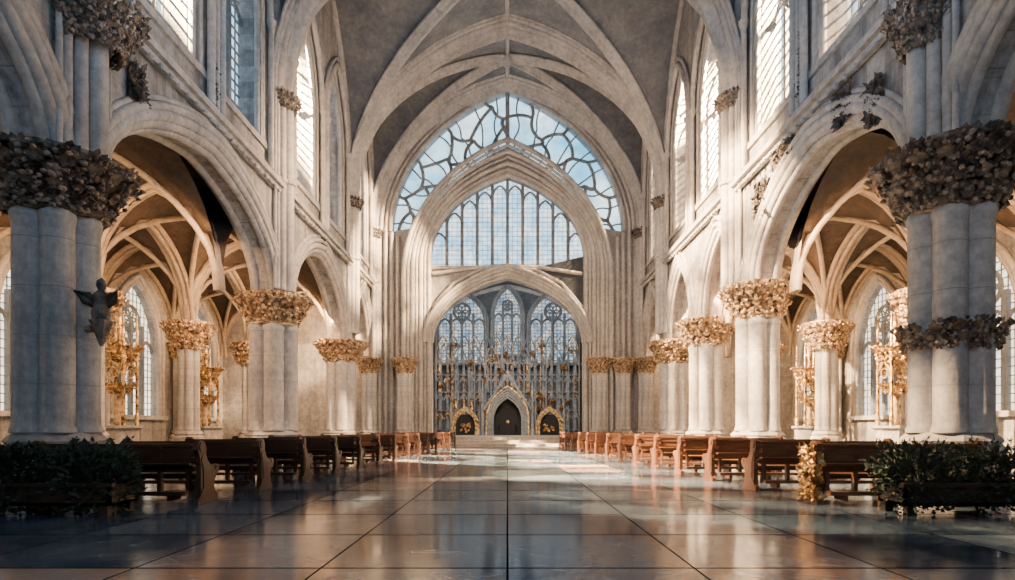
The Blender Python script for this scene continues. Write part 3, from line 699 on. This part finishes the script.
PW=pew_meshes(M_wood);PW2=pew_meshes(M_wood2)
num=['first','second','third','fourth','fifth','sixth','seventh','eighth','ninth','tenth','eleventh','twelfth','thirteenth','fourteenth']
for s in (-1,1):
    for i in range(14):
        y=9.75+i*2.0; xi=4.9-.068*(y-9.75)
        r=empty('pew',(xi if s>0 else -xi-PL,y,0),'%s wooden pew, %s from the viewer in the %s row'%('dark brown' if s<0 else 'reddish brown',num[i],'left' if s<0 else 'right'),'pew','pews of the %s row'%('left' if s<0 else 'right'))
        ep=None
        for nm,me,loc in (PW if s>0 else PW2):
            if nm=='end_panel' and me: ep=me
            link(nm,me or ep,r,loc)
        if s>0 and i==0:
            random.seed(77);m=B()
            for z in range(9):
                for q in range(26):
                    t_=random.uniform(-1,1);m.leaf((-.05+random.uniform(-.03,.02),-.04+t_*.24,.12+z*.095+random.uniform(-.04,.04)),(-1,t_*.4,.1),(random.uniform(-.2,.2),random.uniform(-1,1),random.uniform(-1,1)),random.uniform(.05,.11),.8,.4)
                    m.leaf((random.uniform(-.05,.05),-.3+random.uniform(-.03,.03),.12+z*.095),(0,-1,.1),(random.uniform(-1,1),0,random.uniform(-1,1)),random.uniform(.05,.1),.8,.4) if q%3==0 else None
                    if q%4==0: m.blob((-.07,-.04+t_*.24,.12+z*.095),.025,6,4,.1)
            o=m.obj('carved_ornament',M_gold,r,True);o['label']='gilded carved leaf ornament on the pew end'
# ---------------------------------------------------------------- planters and shrubs
for s in (-1,1):
    sd='left' if s<0 else 'right'
    r=empty('planter',(s*6.9,8.45,0),'low dark wooden planter trough at the %s edge of the aisle'%sd,'planter')
    m=B();m.box(-1.5,1.5,-.3,-.26,.14,.42);m.box(-1.5,1.5,.26,.3,.14,.42);m.box(-1.5,-1.46,-.3,.3,.14,.42);m.box(1.46,1.5,-.3,.3,.14,.42);m.box(-1.5,1.5,-.3,.3,.14,.18);m.box(-1.55,1.55,-.34,-.25,.4,.45);m.box(-1.55,1.55,.25,.34,.4,.45);m.obj('trough',M_wood3,r)
    m=B();m.box(-1.45,1.45,-.25,.25,.18,.38);m.obj('soil',M_soil,r)
    for dx in (-1.4,1.4):
        for dy in (-.24,.24):
            m=B();m.box(dx-.06,dx+.06,dy-.05,dy+.05,0,.16);m.obj('leg',M_wood3,r)
    for k,dx in enumerate((-1.12,0,1.12)):
        random.seed(50+k+(s>0)*5)
        pos={-1:['at the outer end','in the middle','at the aisle end'],1:['at the aisle end','in the middle','at the outer end']}[s][k]
        q=empty('shrub',(s*6.9+dx,8.45,.38),'dark green leafy shrub %s of the %s planter'%(pos,sd),'shrub','shrubs in the planters')
        st=B();lf=B()
        def lfadd(c,n_,L):
            a1=(n_+V((random.uniform(-1,1),random.uniform(-1,1),random.uniform(-.5,1)))).normalized();a2=a1.orthogonal().normalized();a3=a1.cross(a2)
            lf.add([c,c+a1*L*.5+a2*L*.28,c+a1*L,c+a1*L*.5-a2*L*.28+a3*.01],[(0,1,2,3)])
        for j in range(34):   # arching sprigs that break the outline
            t=random.uniform(0,2*PI);up=random.uniform(-.25,.62);e=V((.6*math.cos(t)*random.uniform(.5,1.05),.46*math.sin(t),up+.08*random.random()))
            st.tube((0,0,0),e*.6+V((0,0,.1)),.01,5,.006);st.tube(e*.6+V((0,0,.1)),e,.006,5,.003)
            for i in range(16): 
                p_=(e*.6+V((0,0,.1))).lerp(e,i/15);lfadd(p_+V((random.uniform(-.03,.03),)*3),e.normalized(),random.uniform(.05,.1))
        for j in range(2700):
            t=random.uniform(0,2*PI);p_=math.acos(random.uniform(-.95,1));rr=random.uniform(.5,1.0)
            n_=V((math.sin(p_)*math.cos(t),math.sin(p_)*math.sin(t),math.cos(p_)))
            sq=lambda v_:math.copysign(abs(v_)**.8,v_)
            b0=1+.13*math.sin(5*t+k)+.12*math.sin(9*p_+3*t)
            c=V((sq(n_.x)*.54*rr*b0,sq(n_.y)*.42*rr*b0,.17+sq(n_.z)*.4*rr*b0-(.1 if n_.y<0 else 0)*(1-n_.z)))
            lfadd(c,n_,random.uniform(.05,.1))
        st.obj('stem',M_wood3,q);lf.obj('leaves',M_leaf,q)
r=empty('wall_bracket',(-7.95,11.75,3.3),'small dark winged carving fixed to the nearest left column','carving')
m=B();m.lathe([(.03,-.5),(.1,-.3),(.2,-.05),(.22,0)],8);m.tube((0,0,-.15),(-.35,.08,-.15),.07);m.obj('corbel',M_dark,r)
m=B();m.lathe([(.16,0),(.17,.15),(.12,.35),(.15,.5),(.06,.6),(.09,.68),(.08,.78),(.01,.84)],10);m.obj('figure',M_dark,r,True)
for s in (-1,1):
    m=B();m.leaf((s*.08,0,.3),(0,-1,0),(s*.8,0,.6),.5,.5,.3);m.obj('wing',M_dark,r)
# ---------------------------------------------------------------- light
W=bpy.data.worlds.new('World');bpy.context.scene.world=W;W.use_nodes=True
W.node_tree.nodes['Background'].inputs[0].default_value=(.45,.72,1,1);W.node_tree.nodes['Background'].inputs[1].default_value=1.8
def lamp(kind,name,loc,d,col,en,size=1,sy=None,**k):
    l=bpy.data.lights.new(name,kind);l.color=col;l.energy=en
    if kind=='AREA':
        l.shape='RECTANGLE';l.size=size;l.size_y=sy or size
    elif kind=='SUN': l.angle=.02
    else: l.shadow_soft_size=size
    for a,b_ in k.items(): setattr(l,a,b_)
    o=bpy.data.objects.new(name,l);C.objects.link(o);o.location=loc;o.rotation_euler=V(d).to_track_quat('-Z','Y').to_euler();return o
def aim(kind,name,loc,to,*a,**k): return lamp(kind,name,loc,V(to)-V(loc),*a,**k)
WARM=(1,.55,.25)
SUNC=(1,.64,.33)
lamp('SUN','sun',(20,0,40),(-.75,.24,-.62),SUNC,75)
lamp('AREA','west_fill',(0,-2.6,11),(0,1,.1),(.42,.68,1),560,10,10)
for s in (-1,1):
    for y,e in ((17.5,380),(25,1000),(30.5,1000),(35.5,900)):
        lamp('AREA','aisle_fill',(s*9.6,y,7.2),(s*1,.25,-.5),WARM,e,3,1.0)  # added warm fill behind the arcade, no fitting hangs there
    lamp('AREA','aisle_far',(s*14,17,6.6),(s*.1,1,-.25),WARM,900,4,1.5)  # added fill aimed down the aisle
    lamp('AREA','nave_wash',(s*4,22,12),(s*.7,1,-.9),(1,.64,.36),1300,1.2,.8)  # added warm wash for the columns, no such source in the nave
def through(x0,z0,tgt,ywin,e,name,size):   # added sun-like spot outside, whose beam crosses the clerestory window centred on ywin
    k=(abs(x0)-9)/(abs(x0)-tgt[0]*(1 if x0>0 else -1))
    y0=(ywin-k*tgt[1])/(1-k)
    aim('SPOT',name,(x0,y0,z0),tgt,SUNC,e,.2,spot_size=size,spot_blend=.3)
through(-15,20,(8.2,21.2,3.2),15.1,2200000,'left_window_spot',.6)
through(-15,20,(8.2,27,3.),25.35,2200000,'left_window_spot',.6)
through(-15,22,(5.2,10,.5),15.1,700000,'left_low_spot',.3)
through(-15,21,(4.8,16.5,.5),15.1,1200000,'left_low_spot',.35)
through(15,19,(-8.5,36,14),29.65,1200000,'right_window_spot',.6)
through(15,25,(.6,30,0),25.35,7000000,'floor_window_spot',.6)
through(15,25,(1.2,22,0),19.4,4500000,'floor_window_spot',.6)
lamp('AREA','choir_fill',(0,39.2,8.6),(0,1,-.9),(1,.66,.35),1200,4,1)  # added warm fill on the altar end, no fitting there
lamp('AREA','choir_cool_fill',(0,41,10.5),(0,1,-.2),(.55,.78,1),750,5,1)  # added cool fill inside the choir, not open sky
lamp('AREA','vault_fill',(0,10,9),(0,.9,.7),(.5,.72,1),650,6,3)
# ---------------------------------------------------------------- camera
cd=bpy.data.cameras.new('Camera');cd.sensor_width=36;cd.lens=600/1015*36;cd.shift_y=138/1015;cd.clip_end=300
co=bpy.data.objects.new('Camera',cd);C.objects.link(co);co.location=(0,0,1.2);co.rotation_euler=(PI/2,0,0)
bpy.context.scene.camera=co
